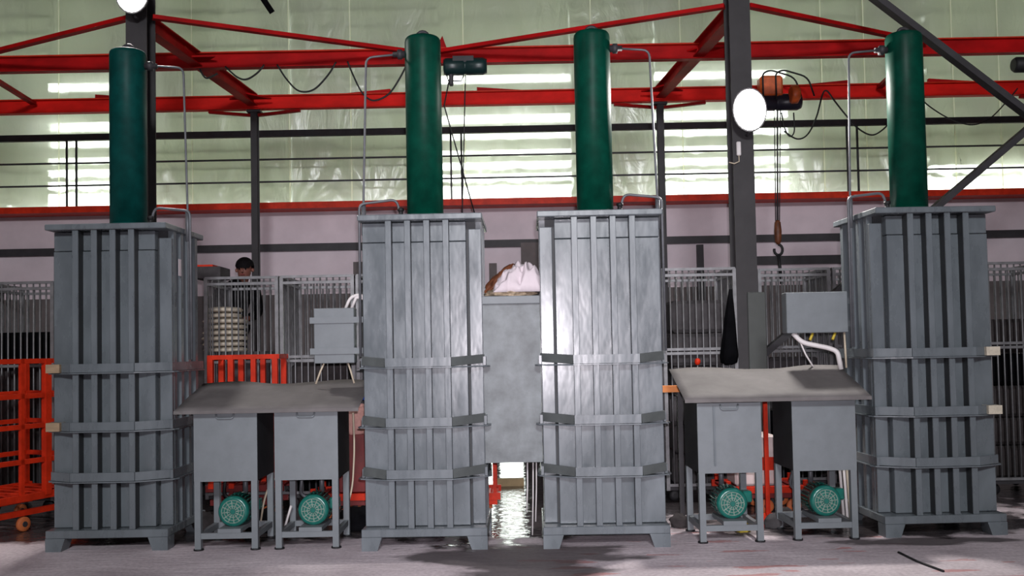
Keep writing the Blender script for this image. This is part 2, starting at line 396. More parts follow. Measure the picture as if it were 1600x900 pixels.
for x, l in ((XP1, 'slim wall post under the red girder, right of leftmost press'), (XP2, 'slim wall post under the red girder, behind third press pipe'), (XP1 - 5.5, 'slim wall post under the red girder beyond the left edge'), (XP2 + 5.5, 'slim wall post under the red girder beyond the right edge')):
    t = thing('wall_post', l, 'post', (x, YLO, 0))
    obj('post_shaft', hsec(BM(), (0, 0, 0), (0, 0, ZB - .14), .085, .12, .012, up=(0, 1, 0)), COL, t)
    obj('post_cap', bx(BM(), -.09, .09, -.08, .08, ZB - .14, ZB - .11), DARK, t)
    for s in (-1, 1): obj('knee_brace', bar(BM(), (s*.05, 0, ZB - .17), (s*.62, 0, ZB - .115), .06, .035), RED, t)
def girder(name, label, Y, x0, x1, h_, m=None):
    m = m or RED
    t = thing(name, label, 'girder', (0, Y, ZB))
    bm = BM(); bar(bm, (x0, 0, 0), (x1, 0, 0), .012, h_ - .02); obj('web', bm, m, t)
    for s in (-1, 1): obj('flange', bar(BM(), (x0, 0, s*(h_/2 - .007)), (x1, 0, s*(h_/2 - .007)), .11, .014), m if s < 0 else ORANGE, t)
    return t
gU = girder('runway_girder', 'nearer, higher red steel girder crossing behind the green cylinders', YUP, -9, 10.5, .185)
gL = girder('runway_girder', 'farther, lower red steel girder resting on the slim wall posts', YLO, -10, 11.5, .19, RED2)
for px, s in ((150, 1), (610, -1), (745, 1), (1325, -1), (1450, 1)):       # splice plates on top of the far girder
    x = at(px, 130, YLO).x
    obj('splice_plate', prism(BM(), [(x, .09), (x + s*-.0, .15), (x + s*.75, .09)], 'Y', -.03, .03), RED, gL)
x = at(690, 60, YUP).x
obj('gusset', prism(BM(), [(x - .07, .09), (x + .06, .09), (x + .01, .24)], 'Y', -.02, .02), RED, gU)
def cross(xa, xb, label):
    t = thing('cross_beam', label, 'beam', (xa, YCOL + .12, ZB + .02)); d = Vector((xb - xa, YLO - YCOL - .2, 0))
    obj('beam_web', hsec(BM(), (0, 0, 0), d, .13, .16, .014), RED, t)
    for f, s in ((.36, 1), (.47, -1), (.97, -1), (.97, 1)):
        p = d * f
        obj('gusset', prism(BM(), [(p.x, p.y), (p.x + s*.28, p.y), (p.x + .02*s, p.y + (.3 if f < .4 else -.3))], 'Z', -.02, .0), RED, t)
    return t
cross(XL, XP1, 'red cross beam running back from left column to wall post')
cross(XR, XP2, 'red cross beam running back from right column to wall post')
def rod(a, b, label, wd=.075, m=RED):
    t = obj('bracing_bar', bar(BM(), (0, 0, 0), Vector(b) - Vector(a), wd, wd * .55, (0, 0, 1)), m, loc=a)
    return tag(t, label, 'brace')
ZR = ZB + .03
xm = at(665, 68, YUP).x; xm2 = at(1440, 52, YUP).x
rod((XL + .12, YCOL, ZR), (xm - .1, YUP - .08, ZR), 'red flat brace from left column to girder at second cylinder')
rod((XL - .1, YCOL, ZR), (at(-60, 103, YUP).x, YUP - .08, ZR), 'red flat brace sloping left from left column out of frame')
rod((XR - .12, YCOL, ZR), (xm + .12, YUP - .08, ZR), 'red flat brace from right column to girder beside second cylinder')
rod((XR + .12, YCOL, ZR), (xm2, YUP - .08, ZR), 'red flat brace from right column towards the rightmost cylinder')
rod((at(-50, 105, YUP).x, YUP + .1, ZR), (at(57, 158, YLO).x, YLO - .08, ZR), 'red flat brace between the two girders at far left')
rod((at(1445, 60, YUP).x, YUP + .1, ZR), (at(1370, 117, YLO).x, YLO - .08, ZR), 'short red flat brace between girders behind rightmost cylinder')
za, zb_ = zrow(1165, 560, YCOL), zrow(1165, -165, YCOL)
rod((XR + .125, YCOL, za), (8.25, YCOL, zb_), 'dark steel brace rising from column foot to right edge', .115, DARK)
rod((XR + .125, YCOL + .075, zb_), (8.25, YCOL + .07, za), 'dark steel brace falling from top of frame to right edge', .115, DARK)
p0 = at(403, -14, 11.5)
tag(obj('hanging_strap', bar(BM(), (0, 0, 0), at(425, 19, 11.5) - p0, .04, .07), CLOTH3, loc=p0), 'short black strap hanging from the roof at top left', 'strap')

# ------------------------------------------------------------------ floodlights
def floodlight(loc, label, power):
    t = thing('floodlight', label, 'lamp', loc)
    obj('lamp_glass', lathe(BM(), [(.001, -.075), (.09, -.068), (.14, -.045), (.155, -.01)], axis='Y', n=24), LAMP, t).scale = (1.02, 1, 1.32)
    obj('lamp_housing', lathe(BM(), [(.165, -.015), (.165, .01), (.10, .10), (.03, .13)], axis='Y', n=24), DARK, t).scale = (1.02, 1, 1.32)
    b = BM(); tube(b, [(0, .06, -.17), (0, .06, -.22), (0, .13, -.22)], .014); obj('bracket', b, DARK, t)
    light('flood_glow', 'SPOT', Vector(loc) + Vector((0, -.12, 0)), power, (1, .95, .9), Vector(loc) + Vector((-.3, -3.1, -1.9)), spot_size=R(142), spot_blend=.5, shadow_soft_size=.14)
    return t
pf = at(1171, 172, YCOL - .30); floodlight(pf, 'round lit floodlight glaring on the right steel column', 580)
pf = at(207, -12, YCOL - .30); floodlight(pf, 'lit floodlight at the top of the left steel column', 480)
p = at(1154, 234, YCOL - .135)
t = thing('switch_box', 'small white switch with short cable on the right column', 'switch', p)
obj('case', bx(BM(), -.022, .022, -.02, .01, -.06, .08), WHITEC, t, bev=.008)
b = BM(); tube(b, [(0, -.005, -.06), (0, -.01, -.12), (-.05, -.01, -.14), (-.10, -.01, -.125)], .006); obj('cable', b, BEIGEC, t)

# ------------------------------------------------------------------ hoists and their cables
def hoist(name, loc, label, L_, r_, body, cap):
    t = thing(name, label, 'hoist', loc)
    obj('drum', lathe(BM(), [(r_*.85, -L_/2), (r_, -L_/2 + .03), (r_, -.015), (r_*.9, -.01), (r_*.9, .01), (r_, .015), (r_, L_/2 - .05), (r_*.8, L_/2)], axis='X', n=24), body, t)
    return t
h1 = at(727, 104, YUP); H = hoist('rope_hoist', h1, 'dark green rope hoist under the girder beside second cylinder', .50, .10, mat('hoist_dark_green', (.008, .03, .03), .35), None)
obj('trolley', bx(BM(), -.14, .10, -.09, .09, .10, ZB - .0925 - h1.z), DARK, H)
obj('hook_block', bx(BM(), -.19, -.14, -.04, .04, -.22, -.09), DARK, H, bev=.01)
b = BM(); tube(b, [(-.22, 0, -.08), (-.20, 0, -.16), (-.05, 0, -.17), (-.02, 0, -.1)], .008); obj('rope', b, DARK, H)
bt = at(722, 345, YUP); b = BM(); tube(b, [(.0, 0, -.1), (bt.x - h1.x, 0, bt.z - h1.z)], .007); obj('pendant_cable', b, DARK, H)
q0, q1 = at(694, 165, YUP), at(742, 335, YUP); b = BM(); tube(b, [Vector((-.18, .02, -.1)), q0 - h1, q1 - h1], .008); obj('chain', b, BLACK, H)
YH = YLO - .35
h2 = at(1212, 160, YH); H2 = hoist('chain_hoist', h2, 'orange and black chain hoist on far girder right of floodlight', .66, .11, mat('hoist_black', (.02, .018, .03), .35), None)
OR2 = mat('hoist_orange', (.70, .13, .03), .4, var=.2, scale=12)
obj('gear_case', bx(BM(), -.22, .08, -.10, .10, .06, .34), OR2, H2, bev=.03)
obj('end_cap', lathe(BM(), [(.10, 0), (.12, .02), (.12, .09), (.07, .12)], c=(.15, -.16, .06), axis='X', n=20), OR2, H2)
obj('trolley', bx(BM(), -.16, .02, .10, .30, .02, .30), DARK, H2)
b = BM()
for (dx, dz) in ((-.19, .1), (-.02, .1)): tube(b, [(dx, -.11, .0), (dx, -.11, .36), (dx + .1, -.11, .40), (dx + .42, -.11, .30), (dx + .5, -.1, .05)], .012, radius=.1)
obj('control_cable', b, BLACK, H2)
e = at(1215, 350, YH) - h2
b = BM()
for dx in (-.04, .0, .04): tube(b, [(dx + .02, 0, -.08), (e.x + dx*.6, 0, e.z)], .007 if dx else .012)
obj('chain', b, DARK, H2)
obj('hook_block', lathe(BM(), [(.02, -.17), (.042, -.13), (.05, 0), (.04, .12), (.02, .15)], c=(e.x, 0, e.z - .1), n=14), BROWN, H2)
b = BM(); c0 = Vector((e.x, 0, e.z - .34)); tube(b, [c0 + Vector((math.sin(a)*.055, 0, math.cos(a)*.07)) for a in [i*math.pi/7 for i in range(0, 12)]], .018); tube(b, [c0 + Vector((0, 0, .07)), c0 + Vector((0, 0, .1))], .02)
obj('hook', b, BLACK, H2)
b = BM(); tube(b, [c0 + Vector((0, 0, -.06)), c0 + Vector((.03, 0, -.45))], .022); obj('sling', b, BLACK, H2)

def cable(pts, Y, label, r=.011):
    P = [at(x, y, Y) for x, y in pts]; b = BM()
    # smooth through the points
    Q = []
    for i in range(len(P) - 1):
        a0, a1, a2, a3 = P[max(i-1, 0)], P[i], P[i+1], P[min(i+2, len(P)-1)]
        for k in range(6):
            t = k / 6; Q.append(.5 * ((2*a1) + (a2-a0)*t + (2*a0-5*a1+4*a2-a3)*t*t + (3*a1-a0-3*a2+a3)*t**3))
    Q.append(P[-1]); o = Q[0].copy(); tube(b, [q - o for q in Q], r, 6)
    return tag(obj('festoon_cable', b, BLACK, loc=o), label, 'cable', 'black power cables looped under the red girders')
cable([(312, 108), (322, 122), (340, 115)], YUP - .05, 'tiny black cable loop beneath the near girder at far left')
cable([(352, 104), (370, 120), (385, 124), (402, 114), (413, 101)], YUP - .05, 'first black cable loop hanging under near girder, left of second cylinder')
cable([(433, 101), (448, 124), (467, 142), (490, 140), (512, 118), (525, 97)], YUP - .05, 'wide second black cable loop hanging under the near girder')
cable([(543, 96), (552, 118), (566, 145), (583, 157), (606, 148), (623, 125), (637, 98)], YUP - .05, 'third black cable loop hanging beside the second green cylinder')
cable([(1221, 176), (1226, 200), (1234, 213), (1241, 205), (1240, 176)], YH - .1, 'small black cable loop under the orange chain hoist', .009)
cable([(1225, 205), (1245, 217), (1262, 210), (1276, 182), (1285, 148), (1292, 142), (1302, 155), (1320, 178), (1340, 200), (1362, 211), (1380, 202), (1395, 185)], YLO - .15, 'long black cable swag right of orange hoist to rightmost cylinder', .011)
cable([(1434, 140), (1442, 157), (1465, 175), (1490, 188), (1520, 195), (1548, 184), (1577, 154), (1590, 138)], YLO - .06, 'black cable swag right of the rightmost cylinder', .009)
p = at(1610, 101, YUP); tag(obj('hoist_motor', lathe(BM(), [(.07, -.2), (.09, -.17), (.09, .17), (.07, .2)], axis='X', n=18), BLACK, loc=p), 'dark motor end poking in at the right edge below girder', 'motor')
tag(obj('hoist_hanger', bx(BM(), -.04, .04, -.04, .04, 0, ZB - .09 - p.z - .09), DARK, loc=(p.x + .05, p.y, p.z + .09)), 'dark hanger above the motor end at right edge', 'hanger')

# ------------------------------------------------------------------ presses
cache = {}
def part(key, name, make, m, parent, bev=None, **k):
    if key not in cache: cache[key] = mesh(name, make(), m, bev)
    return obj(name, cache[key], None, parent, **k)
def press(loc, rz_, mir, side, label, cylmat, cap_tag=False, wedges=0, dark_ends=False):
    t = thing('baling_press', label, 'press', loc, rz_, 'ribbed grey vertical baling presses')
    X = lambda a, b: (min(mir*a, mir*b), max(mir*a, mir*b))
    K = lambda s: (s, mir)
    part(K('core'), 'press_body', lambda: bx(BM(), -.425, .425, .19, .86, .165, 2.56), WEBSHADE, t)
    def pan(z0, z1, y0):
        def f():
            x0, x1 = X(-.47, .352); return bx(BM(), x0, x1, y0, .20, z0, z1)
        return f
    part(K('panU'), 'upper_panel', pan(2.402, 2.555, .108), PAINT, t, bev=.004)
    part(K('panL'), 'front_panel', pan(.17, 2.396, .10), PAINT, t, bev=.004)
    def strip():
        x0, x1 = X(.37, .47); return bx(BM(), x0, x1, .155, .20, .17, 2.50)
    part(K('strip'), 'corner_strip', strip, PAINT, t, bev=.004)
    for u in (-.25, -.10, .05, .20):
        rb_ = part('rib', 'rib', lambda: bx(BM(), -.024, .024, 0, .016, .166, 2.56), PAINT, t, bev=.003, loc=(mir*u, 0, 0))
        part('ribweb', 'rib_web', lambda: bx(BM(), -.021, .021, .016, .12, .166, 2.56), WEBSHADE, rb_)
    for s in (-1, 1):
        for y in (.235, .40, .57, .75):
            part('siderib', 'side_rib', lambda: bx(BM(), -.024, .024, -.03, .03, .166, 2.56), PAINT, t, loc=(s*.447, y, 0))
    part('plate', 'top_plate', lambda: bx(BM(), -.487, .487, -.02, .90, 2.56, 2.607), PAINT, t, bev=.006)
    for zc in (1.45, .985, .585):
        b_ = part(K('band'), 'band', lambda: bx(BM(), *X(-.285, .228), -.02, -.001, -.034, .034), PAINT, t, loc=(0, 0, zc))
        def ends(s):
            def f():
                bm = BM(); xa, xb, yb = (-.285, -.478, .085) if s < 0 else (.228, .478, .14)
                bar(bm, (mir*xa, -.011, 0), (mir*xb, yb, .018 if dark_ends else .002), .02, .068); return bm
            return f
        for s in (-1, 1):
            be = part(K('bend%d%d' % (s, dark_ends)), 'band_end', ends(s), ENDGREY if dark_ends else PAINT, t, loc=(0, 0, zc))
            if dark_ends: be['label'] = 'darker grey angled band end'
        for s in (-1, 1): part('bside%d' % s, 'side_band', lambda s=s: bx(BM(), *sorted((s*.472, s*.492)), .10, .86, -.034, .034), PAINT, t, loc=(0, 0, zc))
        def fl():
            pts = [(-.28, -.03), (.23, -.03), (.50, .11), (.525, .16), (.50, .86), (-.50, .86), (-.525, .12), (-.50, .07)]
            return prism(BM(), [(mir*a, b) for a, b in pts], 'Z', -.046, -.037)
        part(K('flange'), 'band_flange', fl, PAINT, t, loc=(0, 0, zc))
    part('baseplate', 'base_plate', lambda: bx(BM(), -.487, .487, -.012, .90, .103, .166), PAINT, t, bev=.005)
    for s in (-1, 1):
        for (y0, y1) in ((-.014, .13), (.76, .90)):
            part('foot%d%.1f' % (s, y0), 'foot', lambda s=s, y0=y0, y1=y1: prism(BM(), [(s*.487, 0), (s*.487, .104), (s*.33, .104), (s*.365, 0)], 'Y', y0, y1), PAINT, t)
    cy = 'cyl' + cylmat.name
    part(cy, 'cylinder', lambda: lathe(BM(), [(.150, 2.607), (.150, 4.10), (.146, 4.125), (.135, 4.14), (.05, 4.145)], c=(0, .45, 0), n=40), cylmat, t)
    part(cy + 'c', 'cylinder_flange', lambda: lathe(BM(), [(.168, 2.606), (.168, 2.628), (.160, 2.632), (.153, 2.642), (.150, 2.66)], c=(0, .45, 0), n=40), cylmat, t)
    def eye():
        bm = BM(); tube(bm, [(math.cos(a)*.05, .45, 4.14 + math.sin(a)*.055) for a in [math.pi*i/8 for i in range(9)]], .016, 8); return bm
    part('eye', 'lifting_eye', eye, DARK, t)
    s = side
    part('fit%d' % s, 'pipe_fitting', lambda: lathe(BM(), [(.03, .135), (.03, .17), (.042, .175), (.042, .21), (.022, .215), (.022, .25)], c=(0, .45, 4.01), axis='X', n=12) if s > 0 else lathe(BM(), [(.03, -.135), (.03, -.17), (.042, -.175), (.042, -.21), (.022, -.215), (.022, -.25)], c=(0, .45, 4.01), axis='X', n=12), DARK, t)
    def pipe():
        bm = BM(); tube(bm, [(s*.22, .45, 4.01), (s*.475, .45, 3.99), (s*.51, .43, 2.75), (s*.52, .42, 1.5)], .0095, 8, .06); return bm
    part('pipe%d' % s, 'hydraulic_pipe', pipe, PIPE, t)
    def pipe2():
        bm = BM(); tube(bm, [(s*.545, .40, 1.5), (s*.54, .40, 2.755), (s*.235, .42, 2.79), (s*.20, .42, 2.66)], .011, 8, .05); return bm
    part('pipe2%d' % s, 'hydraulic_pipe', pipe2, PIPE, t)
    part('valve%d' % s, 'valve', lambda: lathe(BM(), [(.02, 2.606), (.034, 2.61), (.034, 2.655), (.02, 2.66), (.02, 2.69), (.028, 2.695), (.028, 2.715), (.015, 2.72)], c=(s*.20, .42, 0), n=12), BLACK, t)
    sl = BM(); tube(sl, [(s*.51, .43, 2.50), (s*.51, .43, 2.76)], .019, 8); obj('pipe_sleeve', sl, PIPE, t)
    for k in range(wedges):
        zc = (1.45, .985)[k]
        tag(obj('wedge', prism(BM(), [(mir*-.482, -.012), (mir*-.372, -.012), (mir*-.372, .09), (mir*-.482, .09)], 'Z', zc - .034, zc + .034), WOOD if mir > 0 else TOWEL, t), 'pale wedge block behind the band end')
    if cap_tag:
        tag(obj('paper_tag', bx(BM(), .475, .478, .30, .36, 2.20, 2.34), LINEN, t), 'small white tag hung on the side')
    return t
P1 = press((-3.245, 7.67, 0), R(-.5), 1, 1, 'leftmost ribbed grey press, blue-green cylinder, beside orange cart', TEAL, True, 2)
P2 = press((-.708, 7.47, 0), R(-.8), 1, -1, 'second ribbed grey press from left, left of the cloth-topped chute', GREEN, dark_ends=True)
P3 = press((.695, 7.43, 0), R(-1.0), -1, 1, 'third ribbed grey press from left, shiny front, right of chute', GREEN, dark_ends=True)
P4 = press((3.385, 7.62, 0), R(2), -1, -1, 'rightmost ribbed grey press standing on dark wet floor', GREEN, False, 2)

# ------------------------------------------------------------------ chute between the middle presses
CHM = mat('scuffed_chute_steel', (.16, .18, .19), .5, var=.35, scale=5, bump=.06, bscale=8)
t = thing('feed_chute', 'plain grey metal chute joining the two middle presses', 'chute', (-.005, 7.72, .63))
obj('front_panel', bx(BM(), -.232, .228, 0, .02, 0, 1.27), CHM, t)
obj('back_panel', bx(BM(), -.232, .228, .50, .52, 0, 1.27), CHM, t)
obj('tray', bx(BM(), -.232, .228, .02, .50, 1.20, 1.27), CHM, t)
obj('top_lip', bx(BM(), -.234, .23, -.035, .54, 1.27, 1.335), PAINT2, t, bev=.004)
ZCH = .63 + 1.335
def lump(name, c, s, m, seed, amp=.25, fr=2.2, sub=4, flat=True, parent=None, ridge=0):
    bm = BM(); bmesh.ops.create_icosphere(bm, subdivisions=sub, radius=1)
    for v in bm.verts:
        d = v.co.normalized()
        n = noise.noise(d*fr + Vector((seed, seed*1.7, 0)))*amp + noise.noise(d*fr*2.3 + Vector((seed*3, 0, 5)))*amp*.5
        if ridge: n += ridge * (.5 - abs(noise.noise(d*fr*1.6 + Vector((0, seed, 2))))) * 1.2
        d = d * (1 + n)
        if flat: d.z = max(d.z, -.55)
        v.co = Vector((d.x*s[0], d.y*s[1], (d.z + (.55 if flat else 0))*s[2]))
    for f in bm.faces: f.smooth = True
    return obj(name, bm, m, parent, loc=c)
tag(lump('cloth_scraps', (-.01, 7.93, ZCH), (.20, .18, .05), STRAW, 2.0, .3, 3), 'thin straw coloured cloth scraps spread on the chute top', 'scraps')
def heap(name, c, w_, d_, h_, m, seed, peak=(.25, .1), n=46, fr=9):
    bm = BM(); g = []
    for j in range(n + 1):
        row = []
        for i in range(n + 1):
            u, v = 2*i/n - 1, 2*j/n - 1
            edge = max(0, (1 - u**4) * (1 - v**4)); r = math.hypot(u - peak[0], (v - peak[1]) * .8)
            q = Vector((u*w_*fr*.5, v*d_*fr*.5, seed)); rid = 1 - 2.2*abs(noise.noise(q)); rid2 = 1 - 2*abs(noise.noise(q*2.1 + Vector((0, 3, seed))))
            z = h_ * edge**.45 * (max(0, min(.86, 1.18 - .66*r)) * .85 + .34*rid + .12*rid2)
            row.append(bm.verts.new((u*w_/2 + .02*noise.noise(q*1.3), v*d_/2 + .02*noise.noise(q*1.3 + Vector((5, 0, 0))), max(0, z))))
        g.append(row)
    for j in range(n):
        for i in range(n): bm.faces.new((g[j][i], g[j][i+1], g[j+1][i+1], g[j+1][i])).smooth = True
    ring = [g[0][i] for i in range(n+1)] + [g[j][n] for j in range(1, n+1)] + [g[n][i] for i in range(n-1, -1, -1)] + [g[j][0] for j in range(n-1, 0, -1)]
    bm.faces.new(ring[::-1])
    return obj(name, bm, m, loc=c)
tag(heap('white_cloth', (.045, 7.90, ZCH + .035), .40, .30, .23, LINEN, 4.1, peak=(.58, .1), fr=11), 'crumpled white cloth heaped on the chute between middle presses', 'cloth')
bb = lump('brown_bag', (-.085, 8.08, ZCH + .165), (.17, .06, .052), BROWN, 8.1, .2, 1.6, ridge=.2, flat=False); bb.rotation_euler = (0, R(-40), 0)
tag(bb, 'brown leathery bag tucked behind the crumpled white cloth', 'bag')

# ------------------------------------------------------------------ power units
def unit(loc, rz_, label, lat, gear, extra):
    t = thing('hydraulic_power_unit', label, 'machine', loc, rz_, 'pump units with green motors under the sheet covers')
    tk = part('tank', 'oil_tank', lambda: bx(BM(), -.248, .248, .012, .54, .542, 1.084), TANKBLACK, t, bev=.004)
    tk['label'] = 'tank sides in near black'
    part('tankf', 'front_plate', lambda: bx(BM(), -.25, .25, 0, .012, .54, 1.085), PAINT2, t)
    for x in (-.224, .224):
        for y in (.025, .515):
            lg = part('uleg', 'leg', lambda: bx(BM(), -.024, .024, -.024, .024, .012, .54), PAINT2, t, loc=(x, y, 0))
            part('upad', 'foot_pad', lambda: lathe(BM(), [(.04, 0), (.04, .012)], n=12), BLACK, lg)
    for y in (.025, .515): part('ucb', 'crossbar', lambda: bx(BM(), -.2, .2, -.018, .018, .09, .135), PAINT2, t, loc=(0, y, 0))
    for x in (-.224, .224): part('ucs', 'side_bar', lambda: bx(BM(), -.018, .018, .049, .491, .09, .135), PAINT2, t, loc=(x, 0, 0))
    part('umount', 'motor_mount', lambda: bx(BM(), -.09, .09, .0, .40, .136, .168), PAINT2, t, loc=(.025, 0, 0))
    mt = part('motor', 'motor', lambda: lathe(BM(), [(.098, .085), (.116, .09), (.122, .105), (.122, .17), (.110, .172), (.110, .36), (.06, .37), (.06, .40)], n=32, axis='Y'), MOTOR, t, loc=(.03, 0, .288))
    def grl():
        bm = BM()
        for k in range(12):
            a = 2*math.pi*k/12 + .1; bar(bm, (math.cos(a)*.022, .082, math.sin(a)*.022), (math.cos(a)*.088, .082, math.sin(a)*.088), .006, .007, (0, 1, 0))
        for rr in (.045, .068, .09):
            for k in range(24):
                a, b2 = 2*math.pi*k/24, 2*math.pi*(k+1)/24
                bar(bm, (math.cos(a)*rr, .082, math.sin(a)*rr), (math.cos(b2)*rr, .082, math.sin(b2)*rr), .005, .004, (0, 1, 0))
        return bm
    g = part('grille', 'fan_grille', grl, GRILLE, mt); g['kind'] = 'stuff'
    part('hub', 'hub', lambda: lathe(BM(), [(.02, .078), (.024, .084)], axis='Y', n=12), MOTOR, mt)
    def fins():
        bm = BM()
        for k in range(26):
            a = 2*math.pi*k/26; bar(bm, (math.cos(a)*.115, .19, math.sin(a)*.115), (math.cos(a)*.115, .35, math.sin(a)*.115), .004, .022, (math.cos(a), 0, math.sin(a)))
        return bm
    fn = part('fins', 'cooling_fins', fins, MOTOR, mt); fn['kind'] = 'stuff'
    part('tbox', 'terminal_box', lambda: bx(BM(), .11, .185, .19, .29, -.01, .08), MOTOR, mt, bev=.01)
    part('pump', 'pump', lambda: lathe(BM(), [(.05, .40), (.075, .405), (.075, .47), (.055, .475), (.055, .52)], axis='Y', n=20, c=(.03, 0, .288)), DARK, t)
    b = BM(); tube(b, [(.03, .45, .36), (.03, .45, .54)], .022); obj('suction_pipe', b, PIPE, t)
    b = BM(); tube(b, [(-.03, .47, .30), (-.15, .45, .36), (-.12, .40, .54)], .014, 8, .05); obj('hose', b, BLACK if not extra else PIPE, t)
    if lat is not None:
        b = BM(); tube(b, [(lat - .07, -.002, 1.075), (lat - .065, -.02, 1.035), (lat + .065, -.02, 1.035), (lat + .07, -.002, 1.075)], .007, 6, .02); obj('lid_handle', b, PAINT2, t)
    if gear:
        obj('sight_gauge', bx(BM(), -.128, -.112, -.012, 0, .60, 1.06), PAINT, t)
    return t
def upos(px, py, Y): v = at(px, py, Y); return (v.x, Y, 0)
U1 = unit(upos(353, 800, 7.60), 0, 'leftmost pump unit: grey tank on legs over green motor', -.0, False, False)
U2 = unit(upos(479.5, 800, 7.60), 0, 'pump unit beside second press, grey tank over green motor', .0, False, True)
U3 = unit(upos(1143, 790, 7.52), R(1), 'pump unit beside third press, grey tank with sight strip', .0, True, False)
U4 = unit(upos(1291, 785, 7.56), R(1), 'rightmost pump unit, grey tank over green motor by last press', None, False, True)

def cover(x0, x1, yf, zf, yb, zb2, label, side):
    t = thing('sheet_cover', label, 'cover', ((x0+x1)/2, yf, 1.087)); hw = (x1-x0)/2
    z0, z1_ = zf - 1.087, zb2 - 1.087; d = yb - yf
    bm = BM(); n = 20; rows = []
    for j in range(7):
        v = j/6; rows.append([bm.verts.new((-hw + 2*hw*i/n, d*v, z0 + (z1_-z0)*v + .006*noise.noise((i*.35, j*.5, x0)) + (.012*math.sin(i/n*9) if j == 6 else 0))) for i in range(n+1)])
    for a, b in zip(rows, rows[1:]):
        for i in range(n): bm.faces.new((a[i], a[i+1], b[i+1], b[i])).smooth = True
    s = obj('sheet', bm, SHEET, t); so = s.modifiers.new('thick', 'SOLIDIFY'); so.thickness = .004
    obj('front_lip', bar(BM(), (-hw, 0, z0 - .012), (hw, 0, z0 - .012), .006, .026), SHEET, t)
    # stays under the rear edge, standing on the tanks
    for q in (-.62, -.2, .2, .62): obj('stay', bx(BM(), q*hw - .012, q*hw + .012, .40, .43, 0, z0 + (z1_-z0)*.415/d - .012), DARK, t)
    return t
a, b = at(271, 638, 7.50), at(560, 641, 7.50); c = at(440, 597, 8.22)
cover(a.x, b.x, 7.50, at(420, 640, 7.5).z, 8.22, c.z, 'dull grey sheet cover sloping over the left pair of pump units', 0)
a, b = at(1070, 625, 7.42), at(1362, 618, 7.42); c = at(1190, 574, 8.14)
cover(a.x, b.x, 7.42, at(1215, 622, 7.42).z, 8.14, c.z, 'grey sheet cover sloping over the right pair of pump units', 0)

# control boxes
def cbox(px0, py0, px1, py1, Y, xp, label, strips):
    a, b = at(px0, py0, Y), at(px1, py1, Y); t = thing('control_box', label, 'control box', ((a.x+b.x)/2, Y, b.z))
    hw, h_ = (b.x-a.x)/2, a.z-b.z
    obj('case', bx(BM(), -hw, hw, 0, .14, 0, h_), PAINT2, t, bev=.005)
    sg = 1 if xp > t.location.x else -1; xe = xp - t.location.x
    for f in (.22, .78):
        obj('bracket', bx(BM(), *sorted((-sg*(hw + .03) if strips else sg*(hw - .05), xe)), -.022 if strips else .145, -.002 if strips else .165, h_*f - .025, h_*f + .025), PAINT2, t)
    return t, hw, h_
cb, hw, h_ = cbox(490, 482, 554, 567, 7.95, -1.205, 'grey control box with two straps fixed beside second press', True)
for k in range(2):
    b = BM(); o = .05*k
    tube(b, [(hw - .08 + o, .07, h_), (hw - .04 + o, .07, h_ + .09), (hw + .04, .07, h_ + .115 - o*.6), (hw + .10, .07, h_ + .07), (hw + .125, .07, h_ - .06)], .013, 8, .05); obj('conduit', b, WHITEC, cb)
for k, (x0, x1) in enumerate(((-.10, -.17), (.10, .15))):
    b = BM(); tube(b, [(x0, .07, 0), (x0 + (x1-x0)*.4, .07, -.06), (x1, .07, -.17)], .008); obj('cable', b, BEIGEC, cb)
cb2, hw, h_ = cbox(1228, 457, 1326, 519, 8.05, 2.915, 'plain grey control box with thick white conduit beside rightmost press', False)
b = BM(); tube(b, [(-.19, .07, 0), (-.12, .05, -.08), (.10, .03, -.13), (.16, .0, -.16), (.185, .0, -.31)], .021, 10, .07); obj('conduit', b, WHITEC, cb2)
b = BM(); tube(b, [(-.16, .07, 0), (-.09, .06, -.18), (-.02, .06, -.30)], .007); obj('cable', b, WHITEC, cb2)
b = BM(); tube(b, [(.245, .07, 0), (.25, .06, -.3)], .009); obj('cable', b, BEIGEC, cb2)
for x in (-.02, .17): 
    b = BM(); tube(b, [(x, .07, 0), (x - .03, .06, -.06)], .012); obj('cable_gland', b, YEL, cb2)

# ------------------------------------------------------------------ orange carts
def cart(L_, W_, H_, rails, posts, loc, rz_, label, deck=.30, m=ORANGE, dm=None):
    dm = dm or m
    t = thing('orange_cart', label, 'cart', loc, rz_, 'orange painted steel hand carts')
    for z in rails:
        for y in (0, W_): obj('rail', bar(BM(), (-.02, y, z), (L_ + .02, y, z), .035, .042), m, t)
        for x in (0, L_): obj('end_rail', bar(BM(), (x, 0, z), (x, W_, z), .035, .042), m, t)
    for x, th in posts:
        for y in (0, W_): obj('post', bx(BM(), x - th/2, x + th/2, y - th/2, y + th/2, deck, H_), m, t)
    for y in (0, W_): obj('deck_frame', bar(BM(), (-.05, y, deck), (L_ + .05, y, deck), .04, .06), m if dm is m or H_ < 1 else dm, t)
    n = 9
    for k in range(n + 1): obj('deck_slat', bar(BM(), (L_*k/n, 0, deck + .005), (L_*k/n, W_, deck + .005), .05, .02), dm, t)
    for y in (.04, W_ - .04):
        obj('chassis_rail', bar(BM(), (-.02, y, .165), (L_ + .02, y, .165), .04, .05), dm, t)
        for x in (.12, L_ - .12): obj('strut', bar(BM(), (x, y, .165), (x + .08, y, deck), .03, .03), dm, t)
    for x in (.10, L_*.5, L_ - .10):
        for y in (.04, W_ - .04):
            wh = obj('wheel', lathe(BM(), [(.02, -.02), (.06, -.02), (.066, -.012), (.066, .012), (.06, .02), (.02, .02)], axis='Y', n=20), mat_wheel, t, loc=(x, y, .066))
            obj('hub', lathe(BM(), [(.025, -.026), (.025, .026)], axis='Y', n=12), DARK, wh)
    return t
mat_wheel = mat('orange_wheel_rubber', (.62, .16, .05), .6, var=.2)
